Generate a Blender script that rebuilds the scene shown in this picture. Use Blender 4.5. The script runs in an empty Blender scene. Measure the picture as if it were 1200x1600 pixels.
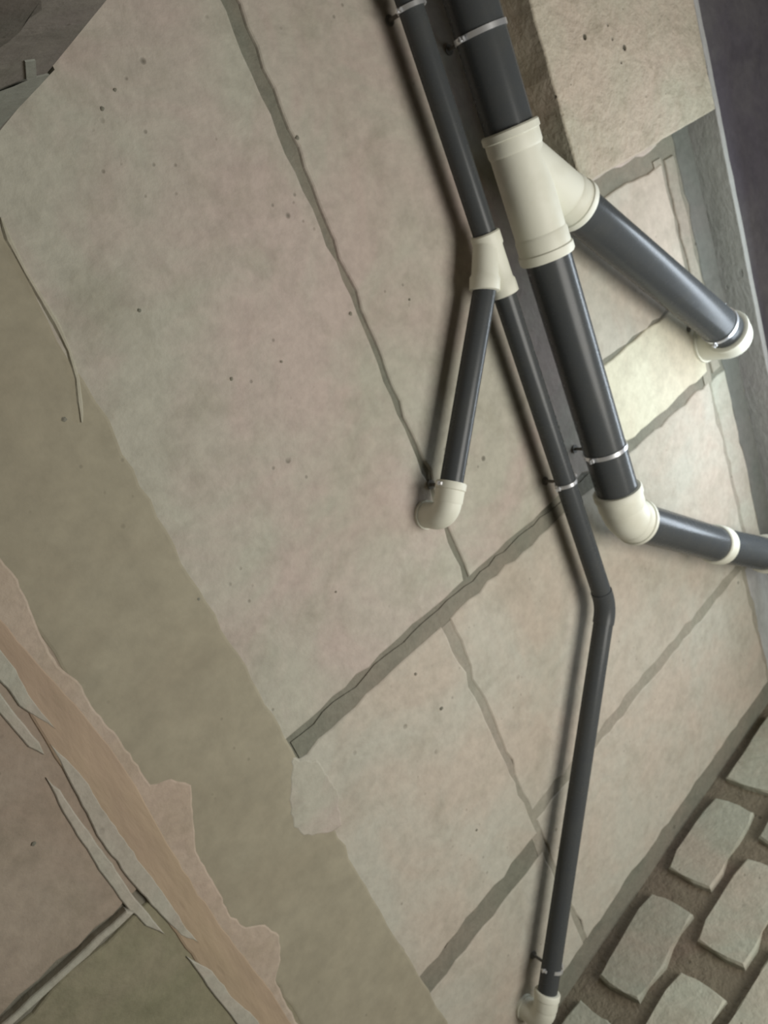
import bpy, bmesh, math, random
from mathutils import Vector, Matrix
from mathutils.geometry import delaunay_2d_cdt

random.seed(7)
C = bpy.context.scene.collection
SC = bpy.context.scene

# ------------------------------------------------------------------ camera
# world axes: X and Y run along the board seams of the slab, Z is up; the phone
# is tilted up at the soffit and rolled onto its side.
F = 1226.0
a = Vector((1180, -2700, -F)).normalized()
b = Vector((1700, 1300, -F)); b = (b - a * b.dot(a)).normalized()
n = b.cross(a)
M = Matrix((b, a, n))                       # world = M @ camera
CAM = Vector((0.0, 0.0, 1.5))
cam_data = bpy.data.cameras.new('camera')
cam = bpy.data.objects.new('camera', cam_data)
C.objects.link(cam)
cam.matrix_world = Matrix.Translation(CAM) @ M.to_4x4()
cam_data.sensor_fit = 'VERTICAL'
cam_data.sensor_height = 36.0
cam_data.lens = 36.0 * F / 1600.0
cam_data.clip_start = 0.02
cam_data.dof.use_dof = True                  # the whole photograph is slightly out of focus
cam_data.dof.focus_distance = 0.9
cam_data.dof.aperture_fstop = 8.0
SC.camera = cam

# ------------------------------------------------------------------ world and light
w = bpy.data.worlds.new('world'); SC.world = w
w.use_nodes = True
w.node_tree.nodes['Background'].inputs[0].default_value = (0.62, 0.70, 0.80, 1)
w.node_tree.nodes['Background'].inputs[1].default_value = 0.25


def area_light(name, loc, target, sx, sy, power, col):
    d = bpy.data.lights.new(name, 'AREA')
    d.shape = 'RECTANGLE'; d.size = sx; d.size_y = sy; d.energy = power; d.color = col
    o = bpy.data.objects.new(name, d); C.objects.link(o)
    o.location = loc
    o.rotation_euler = (Vector(target) - Vector(loc)).to_track_quat('-Z', 'Y').to_euler()
    return o


area_light('floor_work_light', (1.45, 1.00, 0.45), (1.38, 0.95, 2.8), 1.35, 1.35, 60, (1.0, 0.975, 0.91))
area_light('doorway_daylight', (2.28, 0.95, 2.36), (1.25, 0.85, 2.62), 1.1, 0.16, 9, (0.80, 0.90, 1.0))

SC.view_settings.view_transform = 'Standard'
SC.view_settings.look = 'None'
SC.view_settings.exposure = 0.0
SC.view_settings.gamma = 1.0
SC.view_settings.use_curve_mapping = False

# ------------------------------------------------------------------ helpers
H = 2.80                                    # soffit height


def at(px, py, z=H):
    """point where the line of sight through a pixel meets the level z"""
    r = M @ Vector((px - 600, 800 - py, -F))
    p = CAM + r * ((z - CAM.z) / r.z)
    return Vector((p.x, p.y, z))


def at_y(px, py, y):
    r = M @ Vector((px - 600, 800 - py, -F))
    p = CAM + r * ((y - CAM.y) / r.y)
    return Vector((p.x, y, p.z))


def lin(c):
    c = c / 255.0
    return c / 12.92 if c <= 0.04045 else ((c + 0.055) / 1.055) ** 2.4


def rgb(r, g, b_):
    return (lin(r), lin(g), lin(b_), 1.0)


def link(o, parent=None):
    C.objects.link(o)
    if parent:
        o.parent = parent
    return o


def tag(o, label=None, cat=None, group=None, kind=None):
    if label: o['label'] = label
    if cat: o['category'] = cat
    if group: o['group'] = group
    if kind: o['kind'] = kind
    return o


def obj(name, bm, mat, parent=None, smooth=False, local=False):
    me = bpy.data.meshes.new(name)
    bmesh.ops.recalc_face_normals(bm, faces=bm.faces[:])
    if parent and not local:                # bmesh given in world space
        bmesh.ops.translate(bm, verts=bm.verts[:], vec=-parent_origin(parent))
    bm.to_mesh(me); bm.free()
    me.materials.append(mat)
    if smooth:
        for p in me.polygons: p.use_smooth = True
        me.set_sharp_from_angle(angle=math.radians(38))
    o = bpy.data.objects.new(name, me)
    return link(o, parent)


def parent_origin(o):
    v = Vector((0, 0, 0))
    while o:
        v += o.location; o = o.parent
    return v


def empty(name, loc):
    o = bpy.data.objects.new(name, None); o.location = loc
    o.empty_display_size = 0.05
    return link(o)


def box_bm(x0, x1, y0, y1, z0, z1, bm=None, bevel=0.0):
    own = bmesh.new()
    bmesh.ops.create_cube(own, size=1.0)
    for v in own.verts:
        v.co = Vector((x0 + (v.co.x + .5) * (x1 - x0), y0 + (v.co.y + .5) * (y1 - y0), z0 + (v.co.z + .5) * (z1 - z0)))
    if bevel:
        bmesh.ops.bevel(own, geom=own.edges[:], offset=bevel, segments=2, affect='EDGES')
    return own if bm is None else merge(bm, own)


def merge(bm, other):
    me = bpy.data.meshes.new('tmp'); other.to_mesh(me); other.free()
    bm.from_mesh(me); bpy.data.meshes.remove(me)
    return bm


def ragged(pts, step=0.03, amp=0.004, seed=0):
    """subdivide a closed outline and rough its edges"""
    rnd = random.Random(seed)
    out = []
    for i in range(len(pts)):
        p, q = Vector(pts[i][:2]), Vector(pts[(i + 1) % len(pts)][:2])
        L = (q - p).length; k = max(1, int(L / step))
        nrm = Vector((-(q - p).y, (q - p).x)) / max(L, 1e-6)
        for j in range(k):
            t = j / k
            r = p.lerp(q, t)
            if j: r = r + nrm * rnd.gauss(0, amp)
            out.append((r.x, r.y))
    return out


def inset(outline, d):
    """pull every vertex of the outline inward by about d"""
    k = len(outline)
    area = sum(outline[i][0] * outline[(i + 1) % k][1] - outline[(i + 1) % k][0] * outline[i][1] for i in range(k))
    sg = 1 if area > 0 else -1
    out = []
    for i in range(k):
        p0, p, p1 = Vector(outline[i - 1]), Vector(outline[i]), Vector(outline[(i + 1) % k])
        e0, e1 = (p - p0).normalized(), (p1 - p).normalized()
        nn = Vector((-(e0 + e1).y, (e0 + e1).x)) * sg
        if nn.length < 0.3: nn = (p0 + p1) / 2 - p
        nn.normalize()
        out.append((p.x + nn.x * d, p.y + nn.y * d))
    return out


def plate(outline, z0, z1, bevel=0.0, slope=None):
    """outline (x, y) extruded from z0 (seen from below) up to z1, with worn sloping edges"""
    bm = bmesh.new()
    k = len(outline)
    rings = []
    if bevel:
        dz = slope if slope else bevel
        rings.append((inset(outline, bevel), z0)); rings.append((inset(outline, bevel * 0.35), z0 + dz * 0.35)); rings.append((outline, z0 + dz))
    else:
        rings.append((outline, z0))
    rings.append((outline, z1))
    vs = [[bm.verts.new((x, y, z)) for x, y in o] for o, z in rings]
    for o, z in (rings[0], rings[-1]):       # caps, triangulated robustly
        co, _, tris, _, _, _ = delaunay_2d_cdt([Vector(p) for p in o], [], [list(range(k))], 1, 1e-6)
        cv = [bm.verts.new((c.x, c.y, z)) for c in co]
        for t in tris: bm.faces.new([cv[i] for i in t])
    for A, B in zip(vs, vs[1:]):
        for i in range(k):
            bm.faces.new((A[i], A[(i + 1) % k], B[(i + 1) % k], B[i]))
    bmesh.ops.remove_doubles(bm, verts=bm.verts[:], dist=1e-6)
    return bm


def tube(path, radii, seg=32, cap=True, bm=None):
    """swept round tube through path points with one radius per point"""
    bm = bm or bmesh.new()
    path = [Vector(p) for p in path]
    rings = []
    up = None
    for i, p in enumerate(path):
        if i == 0: t = path[1] - p
        elif i == len(path) - 1: t = p - path[i - 1]
        else:
            t = (path[i + 1] - p).normalized() + (p - path[i - 1]).normalized()
            if t.length < 1e-6: t = path[i + 1] - path[i - 1]
        t.normalize()
        if up is None:
            up = Vector((0, 0, 1)) if abs(t.z) < 0.9 else Vector((1, 0, 0))
        u = t.cross(up).normalized(); v = u.cross(t).normalized()
        up = v
        r = radii[i] if isinstance(radii, (list, tuple)) else radii
        rings.append([bm.verts.new(p + (u * math.cos(2 * math.pi * j / seg) + v * math.sin(2 * math.pi * j / seg)) * r) for j in range(seg)])
    for A, B in zip(rings, rings[1:]):
        for j in range(seg):
            bm.faces.new((A[j], A[(j + 1) % seg], B[(j + 1) % seg], B[j]))
    if cap:
        bm.faces.new(list(reversed(rings[0]))); bm.faces.new(rings[-1])
    return bm


def socket(p, q, r, bm, lip=0.0025, seg=32):
    """moulded socket end: barrel with a raised rim, from p (inner) to q (mouth)"""
    p, q = Vector(p), Vector(q); d = (q - p)
    L = d.length; d.normalize()
    s = [(0, r), (L * .12, r + lip * .8), (L * .62, r + lip * .8), (L * .66, r + lip * 1.9), (L * .93, r + lip * 1.9), (L, r + lip * .9), (L, r - lip * 1.2)]
    # distances must differ for the sweep direction
    pts = [p + d * t for t, _ in s]; pts[-1] = q + d * 0.0004
    return tube(pts, [x for _, x in s], seg, True, bm)


def arc(p, d0, d1, R, k=10):
    """points of a bend that starts at p heading d0 and leaves heading d1"""
    d0, d1 = Vector(d0).normalized(), Vector(d1).normalized()
    ax = d0.cross(d1).normalized(); ang = d0.angle(d1)
    inward = ax.cross(d0).normalized()
    c = Vector(p) + inward * R
    return [c + (Matrix.Rotation(ang * i / k, 3, ax) @ (-inward * R)) for i in range(k + 1)]


# ------------------------------------------------------------------ materials
def node(nt, kind, **kw):
    nd = nt.nodes.new(kind)
    for k, v in kw.items(): setattr(nd, k, v)
    return nd


def mixc(nt, fac, A, B, mode='MIX'):
    m = node(nt, 'ShaderNodeMix', data_type='RGBA', blend_type=mode)
    for i, s in ((0, fac), (6, A), (7, B)):
        if hasattr(s, 'is_output'): nt.links.new(s, m.inputs[i])
        else: m.inputs[i].default_value = s
    return m.outputs[2]


def ramp(nt, src, stops):
    r = node(nt, 'ShaderNodeValToRGB')
    e = r.color_ramp.elements
    while len(e) < len(stops): e.new(0.5)
    for el, (p, v) in zip(e, stops):
        el.position = p; el.color = v if len(v) == 4 else (*v, 1)
    nt.links.new(src, r.inputs[0])
    return r.outputs[0]


def noise(nt, vec, scale, detail=5, rough=0.55, dist=0.0):
    nd = node(nt, 'ShaderNodeTexNoise'); nd.inputs['Scale'].default_value = scale
    nd.inputs['Detail'].default_value = detail; nd.inputs['Roughness'].default_value = rough
    nd.inputs['Distortion'].default_value = dist
    nt.links.new(vec, nd.inputs['Vector'])
    return nd.outputs['Fac']


W4 = lambda v: (v, v, v, 1)


def concrete(name, base, warm, stain, pits=0.5, bump=0.35, grain=1.0, per_object=0.0, stretch=(1, 1, 1), rough=0.9, dark_amt=0.55):
    """cast concrete: two blended tints, cloudy stains, pores; all by world position"""
    m = bpy.data.materials.new(name); m.use_nodes = True
    nt = m.node_tree; bs = nt.nodes['Principled BSDF']
    geo = node(nt, 'ShaderNodeNewGeometry')
    mp = node(nt, 'ShaderNodeMapping'); mp.inputs['Scale'].default_value = stretch
    nt.links.new(geo.outputs['Position'], mp.inputs['Vector']); P = mp.outputs[0]
    n1 = noise(nt, P, 3.2, 4, 0.6, 0.6)
    n2 = noise(nt, P, 9.0 * grain, 6, 0.62, 0.4)
    n3 = noise(nt, P, 42.0 * grain, 5, 0.6)
    c = mixc(nt, ramp(nt, n1, [(0.38, W4(0)), (0.62, W4(1))]), base, warm)
    c = mixc(nt, ramp(nt, n2, [(0.50, W4(0)), (0.78, W4(dark_amt))]), c, stain)
    c = mixc(nt, 0.22, c, ramp(nt, n3, [(0.3, W4(0.30)), (0.7, W4(0.72))]), 'OVERLAY')
    vo = node(nt, 'ShaderNodeTexVoronoi'); vo.inputs['Scale'].default_value = 11
    nt.links.new(P, vo.inputs['Vector'])
    vm = node(nt, 'ShaderNodeTexVoronoi'); vm.inputs['Scale'].default_value = 28
    nt.links.new(P, vm.inputs['Vector'])
    pit = ramp(nt, vo.outputs['Distance'], [(0.045, W4(1)), (0.085, W4(0))])
    pit2 = ramp(nt, vm.outputs['Distance'], [(0.05, W4(1)), (0.12, W4(0))])
    msk = ramp(nt, noise(nt, P, 5.0, 2), [(0.53, W4(0)), (0.60, W4(1))])
    pp = mixc(nt, msk, W4(0), pit); pp2 = mixc(nt, msk, W4(0), pit2)
    pa = mixc(nt, 0.6, pp, pp2, 'ADD')
    pd = node(nt, 'ShaderNodeMath', operation='MULTIPLY'); pd.inputs[1].default_value = pits
    nt.links.new(pa, pd.inputs[0])
    c = mixc(nt, pd.outputs[0], c, tuple(x * 0.42 for x in stain[:3]) + (1,))
    if per_object:
        oi = node(nt, 'ShaderNodeObjectInfo')
        c = mixc(nt, per_object, c, ramp(nt, oi.outputs['Random'], [(0, W4(0.25)), (1, W4(0.8))]), 'OVERLAY')
    nt.links.new(c, bs.inputs['Base Color'])
    bs.inputs['Roughness'].default_value = rough
    bs.inputs['Specular IOR Level'].default_value = 0.25
    h = node(nt, 'ShaderNodeMath', operation='MULTIPLY_ADD'); h.inputs[1].default_value = 0.5
    nt.links.new(n3, h.inputs[0]); nt.links.new(n2, h.inputs[2])
    h2 = node(nt, 'ShaderNodeMath', operation='SUBTRACT'); nt.links.new(h.outputs[0], h2.inputs[0]); nt.links.new(pd.outputs[0], h2.inputs[1])
    bp = node(nt, 'ShaderNodeBump'); bp.inputs['Strength'].default_value = bump; bp.inputs['Distance'].default_value = 0.012
    nt.links.new(h2.outputs[0], bp.inputs['Height']); nt.links.new(bp.outputs[0], bs.inputs['Normal'])
    return m


def plastic(name, col, rough, spec=0.5, dirt=0.15, dirtcol=(0.1, 0.1, 0.09, 1)):
    m = bpy.data.materials.new(name); m.use_nodes = True
    nt = m.node_tree; bs = nt.nodes['Principled BSDF']
    geo = node(nt, 'ShaderNodeNewGeometry')
    n1 = noise(nt, geo.outputs['Position'], 14, 4, 0.6)
    c = mixc(nt, ramp(nt, n1, [(0.45, W4(0)), (0.8, W4(dirt))]), col, dirtcol)
    nt.links.new(c, bs.inputs['Base Color'])
    r = node(nt, 'ShaderNodeMapRange'); r.inputs['To Min'].default_value = rough - 0.01; r.inputs['To Max'].default_value = rough + 0.03
    nt.links.new(noise(nt, geo.outputs['Position'], 60, 3), r.inputs['Value']); nt.links.new(r.outputs[0], bs.inputs['Roughness'])
    bs.inputs['Specular IOR Level'].default_value = spec
    return m


M_SLAB = concrete('slab_concrete', rgb(166, 163, 150), rgb(170, 157, 148), rgb(136, 132, 117), 0.75, 0.30)
M_SLAB2 = concrete('slab_concrete_pale', rgb(170, 167, 155), rgb(172, 162, 149), rgb(142, 138, 124), 0.6, 0.28)
M_CREAM = concrete('slab_concrete_cream', rgb(194, 192, 172), rgb(188, 181, 162), rgb(158, 154, 137), 0.3, 0.25)
M_JOINT = concrete('joint_mortar_grey', rgb(116, 116, 104), rgb(124, 118, 106), rgb(92, 94, 84), 0.4, 0.4, 1.6)
M_JOINT2 = concrete('joint_mortar_pale', rgb(142, 140, 127), rgb(144, 136, 124), rgb(122, 120, 107), 0.3, 0.3, 1.6)
M_BACK = concrete('hollow_shade_dark', rgb(84, 83, 76), rgb(90, 84, 78), rgb(66, 66, 58), 0.3, 0.5)
M_OLIVE = concrete('olive_screed', rgb(150, 144, 126), rgb(146, 139, 121), rgb(134, 128, 110), 0.5, 0.14, 0.6, dark_amt=0.4)
M_PINK = concrete('pink_beige_mortar', rgb(172, 160, 145), rgb(168, 152, 137), rgb(150, 138, 118), 0.5, 0.3, 1.3)
M_OCHRE = concrete('ochre_timber_stain', rgb(164, 147, 122), rgb(160, 141, 122), rgb(148, 134, 113), 0.15, 0.3, 1.0, stretch=(1.0, 0.22, 1.0))
M_PALE = concrete('pale_cement_smear', rgb(162, 163, 150), rgb(162, 155, 143), rgb(140, 136, 121), 0.2, 0.3, 1.4)
M_RIDGE = concrete('pale_ridge_cement', rgb(164, 161, 144), rgb(166, 157, 142), rgb(150, 146, 128), 0.2, 0.3)
M_BROWNSLAB = concrete('brown_slab', rgb(154, 143, 129), rgb(148, 134, 120), rgb(122, 115, 98), 0.6, 0.3)
M_GREENSLAB = concrete('green_stained_slab', rgb(138, 131, 112), rgb(128, 125, 103), rgb(108, 108, 86), 0.4, 0.35)
M_ROUGH = concrete('rough_beam_concrete', rgb(168, 164, 147), rgb(174, 162, 147), rgb(128, 122, 104), 1.0, 0.8, 1.3, dark_amt=0.7)
M_GREY = concrete('lintel_grey_concrete', rgb(158, 161, 158), rgb(156, 155, 155), rgb(124, 128, 122), 0.3, 0.4, 1.5, stretch=(1, 0.5, 1))
M_PIER = concrete('pier_render', rgb(112, 109, 100), rgb(108, 102, 97), rgb(84, 84, 74), 0.3, 0.4)
M_PIERPALE = concrete('pier_render_pale', rgb(128, 131, 122), rgb(124, 124, 116), rgb(108, 108, 98), 0.1, 0.3)
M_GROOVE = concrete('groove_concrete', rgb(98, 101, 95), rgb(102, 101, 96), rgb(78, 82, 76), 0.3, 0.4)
M_SHADE = concrete('void_shade_colour', rgb(78, 75, 82), rgb(88, 86, 88), rgb(60, 58, 64), 0.2, 0.3)  # darkness of the space behind the lintel, put into the colour
M_BLOCK = concrete('wall_block_stone', rgb(164, 166, 152), rgb(168, 160, 146), rgb(142, 141, 125), 0.4, 0.5, 1.4, per_object=0.35)
M_MORTAR = concrete('wall_mortar_brown', rgb(124, 117, 101), rgb(120, 108, 95), rgb(98, 91, 78), 0.5, 0.8, 2.0)
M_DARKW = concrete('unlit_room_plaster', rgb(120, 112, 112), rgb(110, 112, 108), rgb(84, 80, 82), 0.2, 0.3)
M_FLOOR = concrete('floor_screed', rgb(168, 164, 154), rgb(170, 160, 148), rgb(138, 134, 124), 0.3, 0.4)
M_PIPE = plastic('dark_grey_upvc', (0.058, 0.063, 0.066, 1), 0.26, 0.2, 0.35, (0.085, 0.085, 0.075, 1))
M_PVC = plastic('cream_pvc', (0.66, 0.66, 0.57, 1), 0.5, 0.4, 0.35, (0.45, 0.43, 0.33, 1))
M_DARK = plastic('dark_opening', (0.02, 0.02, 0.02, 1), 0.9, 0.1)
M_STEEL = plastic('galvanised_steel', (0.72, 0.73, 0.75, 1), 0.28, 0.5, 0.3, (0.35, 0.35, 0.35, 1))
M_RUST = plastic('dull_grey_rod', (0.16, 0.15, 0.13, 1), 0.7, 0.3)
M_STEEL.node_tree.nodes['Principled BSDF'].inputs['Metallic'].default_value = 0.7

# ------------------------------------------------------------------ the setting
# ceiling: concrete slab (its core) with board-cast panels standing 10-15 mm proud of the joints
ceiling = tag(obj('ceiling', box_bm(-1.6, 4.2, -1.8, 2.6, H + 0.006, H + 0.18), M_JOINT), kind='structure')


def panel(x0, x1, y0, y1, mat, z=H, amp=0.0035, seed=0, label=None, name='panel', bevel=0.005):
    pts = ragged([(x0, y0), (x1, y0), (x1, y1), (x0, y1)], 0.035, amp, seed)
    o = obj(name, plate(pts, z, H + 0.02, bevel), mat, ceiling)
    if label: o['label'] = label
    return o


def outline_panel(pts, mat, seed, label=None, amp=0.003):
    o = obj('panel', plate(ragged(pts, 0.035, amp, seed), H, H + 0.02, 0.005), mat, ceiling)
    if label: o['label'] = label


outline_panel([(0.39, -1.8), (0.935, -1.8), (0.944, -0.35), (0.955, 0.0), (0.965, 0.25), (0.967, 0.55), (0.958, 0.912), (0.39, 0.912)], M_SLAB, 1, 'large pinkish grey cast panel with fine pits')
outline_panel([(0.39, 0.965), (0.850, 0.965), (0.862, 1.30), (0.868, 1.675), (0.39, 1.675)], M_SLAB2, 2)
outline_panel([(0.39, 1.740), (0.862, 1.740), (0.866, 2.135), (0.39, 2.135)], M_SLAB2, 3)
panel(0.976, 1.558, -1.8, 0.914, M_SLAB, seed=4)
panel(0.880, 2.118, 0.965, 1.604, M_SLAB2, seed=5, label='pale cast panel behind the lower pipes')
panel(0.882, 2.060, 1.638, 2.135, M_SLAB2, seed=6)
panel(1.562, 2.135, -1.8, 0.255, M_SLAB, seed=7)
panel(1.562, 2.135, 0.305, 0.683, M_SLAB2, seed=8)
panel(1.562, 2.125, 0.690, 0.935, M_CREAM, seed=9, label='cream panel under the end of the side branch')
panel(2.078, 2.215, 1.655, 2.125, M_GREY, seed=10)
# thin boards left in the right-hand joint
panel(2.155, 2.205, 0.300, 0.955, M_JOINT2, seed=11, name='edge_strip', label='narrow grey board beside the lintel')
panel(2.128, 2.222, 0.975, 1.640, M_PALE, seed=12, name='edge_strip', label='narrow pale board beside the lintel')
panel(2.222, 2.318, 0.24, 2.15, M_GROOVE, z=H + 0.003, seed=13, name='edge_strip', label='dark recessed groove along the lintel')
# joint mortar: smooth bands left in the cross joints
o = obj('joint_mortar', plate(ragged([(0.41, 0.926), (1.50, 0.926), (1.50, 0.975), (0.41, 0.975)], 0.03, 0.004, 21), H + 0.003, H + 0.02), M_JOINT, ceiling)
o = obj('joint_mortar', plate(ragged([(0.40, 1.67), (0.86, 1.67), (0.86, 1.75), (0.40, 1.75)], 0.03, 0.003, 22), H + 0.003, H + 0.02), M_JOINT, ceiling)
for k, (x0, x1, y0, y1) in enumerate([(0.85, 2.13, 1.59, 1.655), (0.845, 0.885, 0.97, 2.13), (2.04, 2.10, 1.62, 2.13), (2.10, 2.14, 0.29, 1.64), (1.545, 1.575, 0.26, 0.93)]):
    obj('joint_mortar', plate(ragged([(x0, y0), (x1, y0), (x1, y1), (x0, y1)], 0.04, 0.002, 80 + k), H + 0.002 + k * 0.0002, H + 0.02), M_JOINT2, ceiling)
# left of the panels
screed = [(0.150, -1.8), (0.41, -1.8), (0.415, -0.14), (0.402, 0.09), (0.412, 0.20), (0.402, 0.26), (0.405, 1.0), (0.395, 1.25), (0.402, 1.6), (0.405, 2.135), (0.130, 2.135)]
o = obj('screed_strip', plate(ragged(screed, 0.03, 0.0025, 31), H - 0.0014, H + 0.02, 0.006, 0.002), M_OLIVE, ceiling)
o['label'] = 'smooth olive grey strip between the mortar ledge and the pinkish panel'
panel(-1.6, 0.160, -1.8, 0.942, M_BROWNSLAB, seed=14, label='brown slab panel above the ridge at lower left')
panel(-1.6, 0.160, 0.975, 2.13, M_GREENSLAB, seed=15, label='green stained slab panel below the ridge at lower left')

# board ridge between the two left panels
fin = obj('mortar_fin', plate(ragged([(-1.6, 0.948), (0.004, 0.948), (0.012, 0.962), (-1.6, 0.966)], 0.03, 0.0012, 41), H - 0.014, H + 0.02, 0.004), M_PALE, ceiling)
fin['label'] = 'thin pale ridge of cement along the joint at lower left'


def px_plate(name, pts, z, mat, step=0.02, amp=0.002, seed=0, bevel=0.005, top=H + 0.02, label=None):
    p = ragged([at(x, y, z)[:2] for x, y in pts], step, amp, seed)
    o = obj(name, plate(p, z, top, bevel, 0.004), mat, ceiling)
    if label: o['label'] = label
    return o


ledge = [(-60, 790), (0, 868), (30, 905), (62, 985), (92, 1040), (122, 1062), (152, 1112), (186, 1150), (222, 1205), (236, 1225),
         (268, 1216), (300, 1226), (308, 1330), (345, 1395), (362, 1432), (385, 1448), (415, 1444), (438, 1462), (440, 1500), (432, 1532), (450, 1572), (500, 1650), (455, 1650),
         (330, 1480), (215, 1310), (100, 1140), (0, 1000), (-60, 910)]
px_plate('mortar_ledge', ledge, H - 0.0028, M_PINK, 0.012, 0.0010, 51, label='ragged pinkish beige mortar ledge along the olive strip')
ochre = [(-60, 880), (0, 962), (60, 1033), (120, 1098), (172, 1162), (215, 1226), (255, 1300), (305, 1384), (352, 1452), (420, 1540), (490, 1650),
         (420, 1650), (330, 1535), (275, 1460), (205, 1370), (150, 1290), (85, 1185), (40, 1105), (0, 1040), (-60, 950)]
px_plate('timber_stain_band', ochre, H - 0.0036, M_OCHRE, 0.02, 0.0010, 52, label='ochre brown band left by a formwork timber')
ZP = H - 0.0045
p1 = [(-40, 955), (0, 1012), (26, 1045), (46, 1085), (66, 1112), (88, 1140), (60, 1124), (30, 1104), (0, 1066), (-40, 1012)]
px_plate('cement_smear', p1, ZP, M_PALE, 0.015, 0.0007, 53, 0.0025)
p2 = [(78, 1162), (105, 1185), (140, 1225), (160, 1262), (195, 1310), (232, 1362), (268, 1412), (300, 1458), (312, 1474), (282, 1462), (236, 1415),
      (196, 1368), (160, 1318), (128, 1260), (100, 1205)]
px_plate('cement_smear', p2, ZP, M_PALE, 0.015, 0.0007, 54, 0.0025)
p3 = [(72, 1215), (95, 1235), (132, 1290), (168, 1340), (205, 1395), (240, 1438), (258, 1460), (228, 1448), (195, 1415), (162, 1370), (128, 1318), (98, 1270)]
px_plate('cement_smear', p3, ZP + 0.001, M_PALE, 0.015, 0.0007, 55, 0.0025)
p4 = [(292, 1495), (332, 1516), (362, 1556), (398, 1588), (440, 1650), (405, 1650), (368, 1598), (330, 1550)]
px_plate('cement_smear', p4, ZP, M_PALE, 0.015, 0.0007, 56, 0.0025)
p5 = [(-40, 1030), (0, 1082), (30, 1122), (62, 1160), (70, 1180), (44, 1168), (10, 1128), (-40, 1070)]
px_plate('cement_smear', p5, ZP + 0.001, M_PALE, 0.015, 0.0007, 57, 0.0025)
p6 = [(2, 340), (14, 375), (40, 425), (66, 468), (88, 505), (108, 548), (121, 592), (125, 628), (128, 660)]
bm = bmesh.new(); prev = None
for k, (x, y) in enumerate(p6):
    c = at(x, y, H - 0.003)
    q0_, q1_ = at(*p6[max(0, k - 1)]), at(*p6[min(len(p6) - 1, k + 1)])
    t_ = (q1_ - q0_).normalized(); sd = Vector((-t_.y, t_.x, 0))
    wd = 0.0045 * (0.5 if k in (0, len(p6) - 1) else 1 + 0.25 * math.sin(k * 2.1))
    cur = [bm.verts.new(c + sd * u_ + Vector((0, 0, v_))) for u_, v_ in ((-wd * 1.4, 0.005), (-wd * .4, -0.001), (wd * .4, -0.001), (wd * 1.4, 0.005))]
    if prev:
        for m_ in range(3): bm.faces.new((prev[m_], prev[m_ + 1], cur[m_ + 1], cur[m_]))
    prev = cur
o = obj('cement_ridge', bm, M_RIDGE, ceiling); o['label'] = 'thin curling pale ridge of cement at the left edge of the panel'
px_plate('mortar_patch', [(458, 1182), (500, 1190), (530, 1240), (535, 1290), (512, 1304), (474, 1308), (457, 1294), (450, 1250)], H - 0.0022, M_SLAB, 0.01, 0.002, 59, 0.005)

# lowered beam at the top of the picture
beam = tag(obj('dropped_beam', plate(ragged([(1.615, -1.8), (2.285, -1.8), (2.285, 0.228), (1.632, 0.232)], 0.03, 0.0012, 61), H - 0.10, H + 0.01, 0.004), M_ROUGH),
           'lowered slab beam of rough pitted concrete beside the thick pipe', 'beam', kind='structure')
# lintel on the right, with the unlit room behind it
lintel = tag(obj('lintel_beam', plate(ragged([(2.315, -1.8), (2.338, -1.8), (2.338, 2.6), (2.315, 2.6)], 0.05, 0.001, 62), H - 0.085, H + 0.01, 0.003), M_GREY),
             'smooth grey concrete lintel along the dark opening on the right', 'beam', kind='structure')
o = obj('void_shade_board', box_bm(2.332, 4.0, -1.8, 2.6, H - 0.075, H + 0.004), M_SHADE, lintel); o['label'] = 'soffit behind the lintel, coloured dark as the shade of the void'  # added board whose dark colour stands in for the void's shade
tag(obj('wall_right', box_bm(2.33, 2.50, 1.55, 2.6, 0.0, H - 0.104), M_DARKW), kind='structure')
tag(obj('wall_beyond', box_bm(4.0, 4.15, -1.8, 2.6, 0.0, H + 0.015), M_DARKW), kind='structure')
tag(obj('wall_left', box_bm(-1.75, -1.6, -1.8, 2.6, 0.0, H + 0.015), M_FLOOR), kind='structure')
tag(obj('wall_near', box_bm(-1.75, 4.15, -1.95, -1.8, 0.0, H + 0.015), M_FLOOR), kind='structure')
tag(obj('floor', box_bm(-1.75, 4.15, -1.95, 2.6, -0.12, 0.0), M_FLOOR), kind='structure')

# far wall: quarried blocks in wide brown mortar
YW = 2.20
wall = tag(obj('wall_far', box_bm(-1.6, 4.0, YW + 0.022, YW + 0.25, 0.0, H + 0.012), M_MORTAR), kind='structure')
block_meshes = []
for k in range(10):
    rnd = random.Random(100 + k)
    bm = bmesh.new()
    L, Hh = 0.315, 0.142
    out = []
    corners = [(-L / 2, -Hh / 2), (L / 2, -Hh / 2), (L / 2, Hh / 2), (-L / 2, Hh / 2)]
    for i in range(4):
        p, q = corners[i], corners[(i + 1) % 4]
        kk = 5 if i % 2 == 0 else 3
        for j in range(kk):
            t = j / kk
            out.append((p[0] + (q[0] - p[0]) * t + rnd.uniform(-.008, .008), p[1] + (q[1] - p[1]) * t + rnd.uniform(-.008, .008)))
    fr = [bm.verts.new((x, 0, z)) for x, z in out]
    bk = [bm.verts.new((x, 0.06, z)) for x, z in out]
    f = bm.faces.new(fr)
    for i in range(len(out)):
        bm.faces.new((fr[i], bk[i], bk[(i + 1) % len(out)], fr[(i + 1) % len(out)]))
    bmesh.ops.bevel(bm, geom=list(f.edges), offset=0.006, segments=1, affect='EDGES')
    bmesh.ops.triangulate(bm, faces=[g for g in bm.faces if len(g.verts) > 4])
    bmesh.ops.recalc_face_normals(bm, faces=bm.faces[:])
    me = bpy.data.meshes.new('wall_block'); bm.to_mesh(me); bm.free(); me.materials.append(M_BLOCK)
    block_meshes.append(me)
rnd = random.Random(5)
row = 0
z = 2.693
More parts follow.
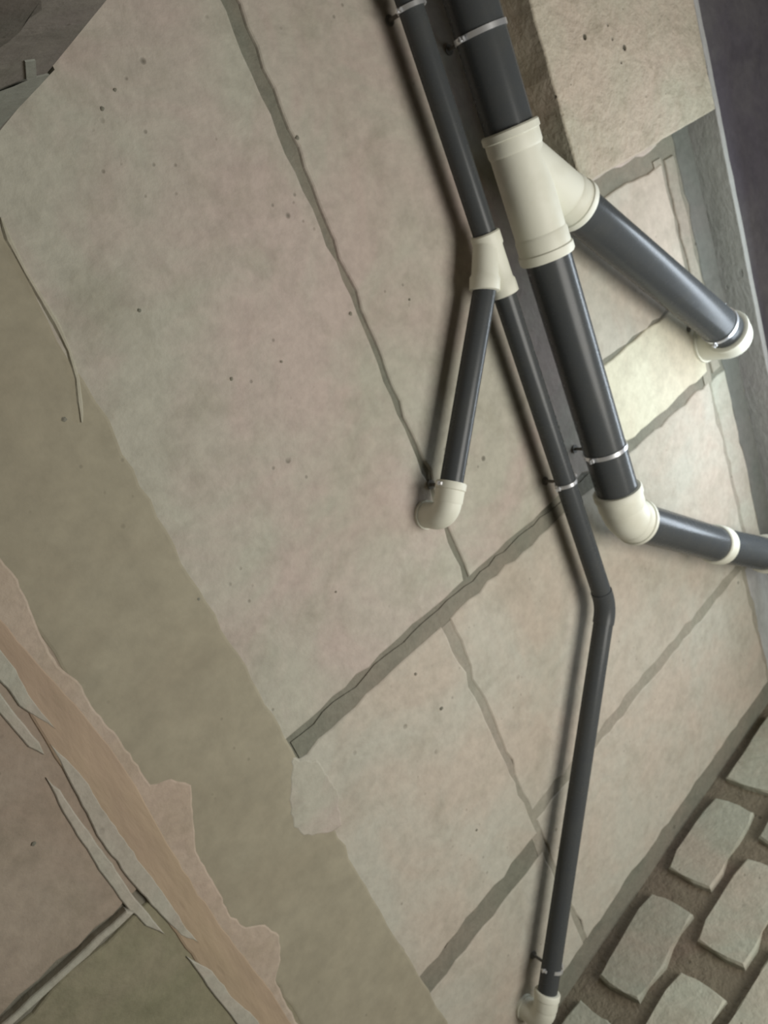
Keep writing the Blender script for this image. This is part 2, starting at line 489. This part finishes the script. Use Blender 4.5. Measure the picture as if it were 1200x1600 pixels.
while z > 0.05:
    x = (0.99 if row % 2 == 0 else 1.225) - 0.405 * 6
    while x < 2.95:
        if -1.45 < x < 3.9:
            o = bpy.data.objects.new('wall_block', rnd.choice(block_meshes))
            o.location = (x + rnd.uniform(-.006, .006), YW + rnd.uniform(-.004, .005), z + rnd.uniform(-.004, .004))
            o.rotation_euler = (0, rnd.uniform(-.03, .03), 0)
            o.scale = (rnd.uniform(.96, 1.04), 1, rnd.uniform(.95, 1.05))
            link(o, wall)
        x += 0.405
    z -= 0.183; row += 1

# pier close to the camera at the upper left
pier = tag(obj('masonry_pier', plate(ragged([(0.10, -0.56), (0.46, -0.56), (0.46, -0.23), (0.10, -0.23)], 0.5, 0, 71), 0.0, H + 0.008, 0.0), M_PIER),
           'grey rendered pier edge cutting across the upper left corner', 'pier', kind='structure')


def face_patch(name, pts, depth, mat, label=None, seed=0):
    p = [at_y(x, y, -0.23) for x, y in pts]
    bm = bmesh.new()
    fr = [bm.verts.new((q.x, -0.23 + depth, q.z)) for q in p]
    bk = [bm.verts.new((q.x, -0.235, q.z)) for q in p]
    bm.faces.new(fr)
    for i in range(len(p)):
        bm.faces.new((fr[i], bk[i], bk[(i + 1) % len(p)], fr[(i + 1) % len(p)]))
    bmesh.ops.triangulate(bm, faces=[g for g in bm.faces if len(g.verts) > 4])
    o = obj(name, bm, mat, pier)
    if label: o['label'] = label
    return o


face_patch('render_patch', [(-30, 150), (20, 132), (42, 122), (76, 114), (84, 106), (62, 130), (30, 164), (0, 196), (-30, 228)], 0.002, M_PIERPALE, 'pale smooth render at the foot of the visible edge')
face_patch('hollow_shade', [(-30, -10), (60, -8), (62, 8), (38, 24), (28, 42), (8, 60), (-30, 84)], 0.004, M_BACK, 'flat patch coloured dark as the shade of a hollow')  # shade of a hollow painted as a flat dark patch
face_patch('cement_blob', [(38, 94), (54, 92), (56, 118), (40, 122)], 0.002, M_PIERPALE)

# ------------------------------------------------------------------ pipework
ZB, RB, RBF = 2.705, 0.0535, 0.0580         # thick soil pipe
ZS, RS, RSF = 2.734, 0.0258, 0.0300         # thin waste pipe
D45 = Vector((0.62, 0.64, 0)).normalized()
PD = lambda p, z: Vector((p[0], p[1], z))


def pipe(path, r, parent, label=None, name='pipe'):
    o = obj(name, tube(path, r, 40), M_PIPE, parent, smooth=True)
    if label: o['label'] = label
    return o


# --- thick run
XB = at(855, 400, ZB).x
big = tag(empty('soil_pipe_run', (XB, 0.4, ZB)), 'thick dark grey drain pipe run with cream fittings hung under the slab', 'drain pipe')
P = lambda x, y: Vector((x, y, ZB))
pipe([P(XB, -1.3), P(XB, 0.075)], RB, big, 'thick pipe length above the cream junction')
pipe([P(XB, 0.30), P(XB, 0.975)], RB, big, 'thick pipe length below the cream junction')
# junction
bm = tube([P(XB, 0.07), P(XB, 0.32)], RBF, 40)
socket(P(XB, 0.098), P(XB, 0.048), RBF, bm, 0.003, 40)
socket(P(XB, 0.275), P(XB, 0.335), RBF, bm, 0.003, 40)
bo = P(XB, 0.115)
j_end = bo + D45 * 0.215
tube([bo, bo + D45 * 0.07, j_end - D45 * 0.04], [RBF * 1.0, RBF * 1.0, RBF], 40, True, bm)
socket(j_end - D45 * 0.055, j_end, RBF, bm, 0.003, 40)
# web that fills the crotch on the lower side and the shoulder on the upper side
wye = obj('junction_fitting', bm, M_PVC, big, smooth=True)
wye['label'] = 'cream slanted junction on the thick pipe'
# side branch
b_end = P(*at(1134, 517, ZB)[:2])
Db = (b_end - j_end); Db.normalize()
pipe([j_end - Db * 0.03, b_end + Db * 0.03], RB, big, 'thick side branch running toward the lintel')


def upturn(parent, start, d, r, rf, R, label, top=H + 0.01, sk=0.035):
    """90 degree elbow that takes the pipe up into the slab"""
    start = Vector(start)
    bend = arc(start + d * 0.012, d, (0, 0, 1), R, 12)
    bm = tube([start - d * sk * .5] + bend + [Vector((bend[-1].x, bend[-1].y, top))], [rf] * 15, 36)
    socket(start + d * 0.012, start - d * sk, rf, bm, (rf - r) * 0.5, 36)
    e = bend[-1]
    o = obj('elbow_fitting', bm, M_PVC, parent, smooth=True)
    o['label'] = label
    c = obj('socket_rim', tube([Vector((e.x, e.y, top - 0.018)), Vector((e.x, e.y, top))], rf * 1.10, 36), M_PVC, o, smooth=True)
    return o


upturn(big, b_end + Db * 0.012, Db, RB, RBF + 0.002, 0.030, 'cream elbow turning up at the end of the side branch', sk=0.012)

# 45 degree elbow at the foot of the thick pipe
e0 = P(XB, 0.985)
bend = arc(e0 + Vector((0, 0.014, 0)), (0, 1, 0), D45, 0.085, 10)
e1 = bend[-1] + D45 * 0.018
bm = tube([e0] + bend + [e1], [RBF] * (len(bend) + 2), 40)
socket(e0 + Vector((0, 0.02, 0)), e0 - Vector((0, 0.035, 0)), RBF, bm, 0.003, 40)
socket(bend[-1] - D45 * 0.01, e1 + D45 * 0.012, RBF, bm, 0.003, 40)
o = obj('elbow_fitting', bm, M_PVC, big, smooth=True); o['label'] = 'cream elbow at the foot of the thick pipe'
d_end = P(*at(1198, 866, ZB)[:2])
Dd = (d_end - e1).normalized()
cp = P(*at(1121, 851, ZB)[:2])
pipe([e1, cp], RB, big, 'short thick pipe between elbow and coupling')
pipe([cp, d_end + Dd * 0.02], RB, big, 'short thick pipe past the coupling')
bm = tube([cp - Dd * 0.022, cp - Dd * 0.019, cp + Dd * 0.019, cp + Dd * 0.022], [RBF - .002, RBF + .0015, RBF + .0015, RBF - .002], 40)
o = obj('coupling', bm, M_PVC, big, smooth=True); o['label'] = 'narrow cream coupling ring'
# outlet elbow turning down to the stack
s0 = d_end + Dd * 0.012
bend = arc(s0, Dd, (0, 0, -1), 0.07, 12)
bm = tube([s0 - Dd * 0.006] + bend + [bend[-1] - Vector((0, 0, .04))], [RBF] * (len(bend) + 2), 36)
socket(s0 + Dd * 0.01, s0 - Dd * 0.03, RBF, bm, 0.003, 36)
o = obj('elbow_fitting', bm, M_PVC, big, smooth=True); o['label'] = 'cream elbow at the right edge of the picture'
pipe([bend[-1] - Vector((0, 0, .02)), Vector((bend[-1].x, bend[-1].y, 0.0))], RB, big, name='stack_pipe')

# --- thin run
XS = at(700, 190, ZS).x
small = tag(empty('waste_pipe_run', (XS, 0.4, ZS)), 'thin dark grey waste pipe run with a cream junction and a bent tail', 'drain pipe')
S = lambda x, y: Vector((x, y, ZS))
pipe([S(XS, -1.3), S(XS, 0.235)], RS, small, 'thin pipe length above the small junction')
kx, ky = XS, 1.145
q0 = at(950, 925, ZS); q1 = at(853, 1566, ZS)
Dt = Vector((q1.x - q0.x, q1.y - q0.y, 0)).normalized()
ang = Vector((0, 1, 0)).angle(Dt); R = 0.10; tl = R * math.tan(ang / 2)
# corner where the straight thin pipe meets the line of the tail
t = (XS - q0.x) / Dt.x
corner = S(XS, q0.y + Dt.y * t)
bstart = corner - Vector((0, tl, 0))
bend = arc(bstart, (0, 1, 0), Dt, R, 10)
pipe([S(XS, 0.33)] + bend + [S(q1.x, q1.y) + Dt * 0.02], RS, small, 'thin pipe with a dark bend running to the bottom')
o = obj('bend_sleeve', tube([bstart - Vector((0, .012, 0))] + bend + [bend[-1] + Dt * .012], RS + 0.0022, 36), M_PIPE, small, smooth=True)
o['label'] = 'dark grey bend in the thin pipe'
upturn(small, S(q1.x, q1.y) + Dt * 0.006, Dt, RS, RSF, 0.030, 'cream elbow at the bottom end of the thin pipe')
# junction
bb = at(757, 455, ZS); be = at(703, 768, ZS)
Dn = Vector((be.x - bb.x, be.y - bb.y, 0)).normalized()
t = (XS - bb.x) / Dn.x
jo = S(XS, bb.y + Dn.y * t)
f0, f1 = S(XS, 0.222), S(XS, 0.362)
g0, g1 = S(XS, 0.235), S(bb.x, bb.y)
Dg = (g1 - g0).normalized()
u = Vector((0, 1, 0))
bm = tube([f0, f0 + u * .003, f0 + u * .03, f0 + u * .034, f1 - u * .034, f1 - u * .028, f1 - u * .002, f1],
          [RSF, RSF + .003, RSF + .003, RSF, RSF, RSF + .0035, RSF + .0035, RSF], 36)
tube([g0, g1 - Dg * .034, g1 - Dg * .028, g1 - Dg * .002, g1], [RSF * 0.96, RSF, RSF + .0035, RSF + .0035, RSF], 36, True, bm)
# web moulded between the two legs
wb = [S(XS, 0.25), g1 - Dg * 0.012, f1 - u * 0.012]
lo = [bm.verts.new(v + Vector((0, 0, -0.016))) for v in wb]; hi = [bm.verts.new(v + Vector((0, 0, 0.016))) for v in wb]
bm.faces.new(lo); bm.faces.new(list(reversed(hi)))
for i in range(3): bm.faces.new((lo[i], lo[(i + 1) % 3], hi[(i + 1) % 3], hi[i]))
o = obj('junction_fitting', bm, M_PVC, small, smooth=True); o['label'] = 'small cream forked junction on the thin pipe'
pipe([S(bb.x, bb.y) - Dn * 0.02, S(be.x, be.y) + Dn * 0.02], RS, small, 'thin side branch leaning left')
upturn(small, S(be.x, be.y) + Dn * 0.014, Dn, RS, RSF, 0.030, 'cream elbow turning up at the end of the thin side branch')


# --- clamps
def clamp(centre, d, r, label, width=0.011, rod_side=None):
    """split steel ring with ears, hung from the slab on a threaded rod"""
    centre = Vector(centre); d = Vector(d).normalized()
    side = d.cross(Vector((0, 0, 1))).normalized()
    e = tag(empty('pipe_clamp', centre), label, 'pipe clamp', 'steel clamps holding the drain pipes')
    bm = bmesh.new(); seg = 40
    prof = [(-width / 2, r + 0.0002), (-width / 2, r + 0.003), (width / 2, r + 0.003), (width / 2, r + 0.0002)]
    rings = []
    for j in range(seg):
        t = 2 * math.pi * j / seg
        v = side * math.cos(t) + Vector((0, 0, 1)) * math.sin(t)
        rings.append([bm.verts.new(centre + v * rr + d * k) for k, rr in prof])
    for j in range(seg):
        A, B = rings[j], rings[(j + 1) % seg]
        for k in range(4): bm.faces.new((A[k], A[(k + 1) % 4], B[(k + 1) % 4], B[k]))
    obj('strap', bm, M_STEEL, e, smooth=True)
    for s in (-1, 1):
        c0 = centre + side * s * (r + 0.002); c1 = centre + side * s * (r + 0.014)
        eb = bmesh.new(); bmesh.ops.create_cube(eb, size=1)
        for v in eb.verts:
            l = v.co.copy()
            v.co = (c0 + c1) / 2 + side * l.x * 0.014 + d * l.y * width + Vector((0, 0, 1)) * l.z * 0.006
        bmesh.ops.bevel(eb, geom=eb.edges[:], offset=0.0012, segments=1, affect='EDGES')
        ear = obj('ear', eb, M_STEEL, e)
        cb = centre + side * s * (r + 0.009)
        obj('bolt', tube([cb - Vector((0, 0, 0.008)), cb - Vector((0, 0, 0.004)), cb + Vector((0, 0, 0.007))], [0.004, 0.004, 0.0028], 6), M_STEEL, ear, smooth=False)
    top = centre + Vector((0, 0, r))
    obj('threaded_rod', tube([top, Vector((top.x, top.y, H + 0.004))], 0.004, 12), M_RUST, e, smooth=True)
    obj('base_plate', tube([Vector((top.x, top.y, H - 0.003)), Vector((top.x, top.y, H + 0.002))], 0.011, 16), M_RUST, e)
    return e


Y = Vector((0, 1, 0))
clamp(P(XB, at(748, 52, ZB).y), Y, RB, 'steel clamp on the thick pipe at the top of the picture')
clamp(P(XB, at(948, 700, ZB).y), Y, RB, 'steel clamp on the thick pipe just above its lower elbow')
clamp(b_end - Db * 0.042, Db, RB, 'steel clamp on the thick side branch beside its end elbow')
clamp(S(XS, at(638, 12, ZS).y), Y, RS, 'steel clamp on the thin pipe at the top edge of the picture', 0.009)
clamp(S(XS, at(888, 750, ZS).y), Y, RS, 'steel clamp on the thin pipe above its dark bend', 0.009)
clamp(S(be.x, be.y) - Dn * 0.012, Dn, RS, 'steel clamp on the thin side branch beside its cream elbow', 0.009)
cc = at(863, 1512, ZS)
clamp(S(cc.x, cc.y), Dt, RS, 'steel clamp on the thin pipe near the bottom of the picture', 0.009)

# small dark domes added in place of the shaded pits in the slab
bm = bmesh.new()
for k, (x, y, r) in enumerate([(100, 655, .0055), (690, 1107, .006), (650, 1053, .0045), (745, 1297, .004), (53, 1318, .005), (275, 1246, .004), (218, 485, .004),
                               (160, 170, .0045), (465, 215, .005), (548, 490, .005), (440, 565, .0035), (362, 592, .004), (310, 936, .004), (525, 925, .003), (640, 468, .0035), (180, 140, .0035)]):
    c = at(x, y, H - 0.001)
    one = bmesh.new()
    bmesh.ops.create_icosphere(one, subdivisions=1, radius=r * 0.85)
    rr = random.Random(k)
    for v in one.verts:
        v.co = c + Vector((v.co.x * rr.uniform(.8, 1.3), v.co.y * rr.uniform(.8, 1.3), v.co.z * 0.35))
    merge(bm, one)
o = obj('pit_shade_speck', bm, M_JOINT, ceiling); o['kind'] = 'stuff'
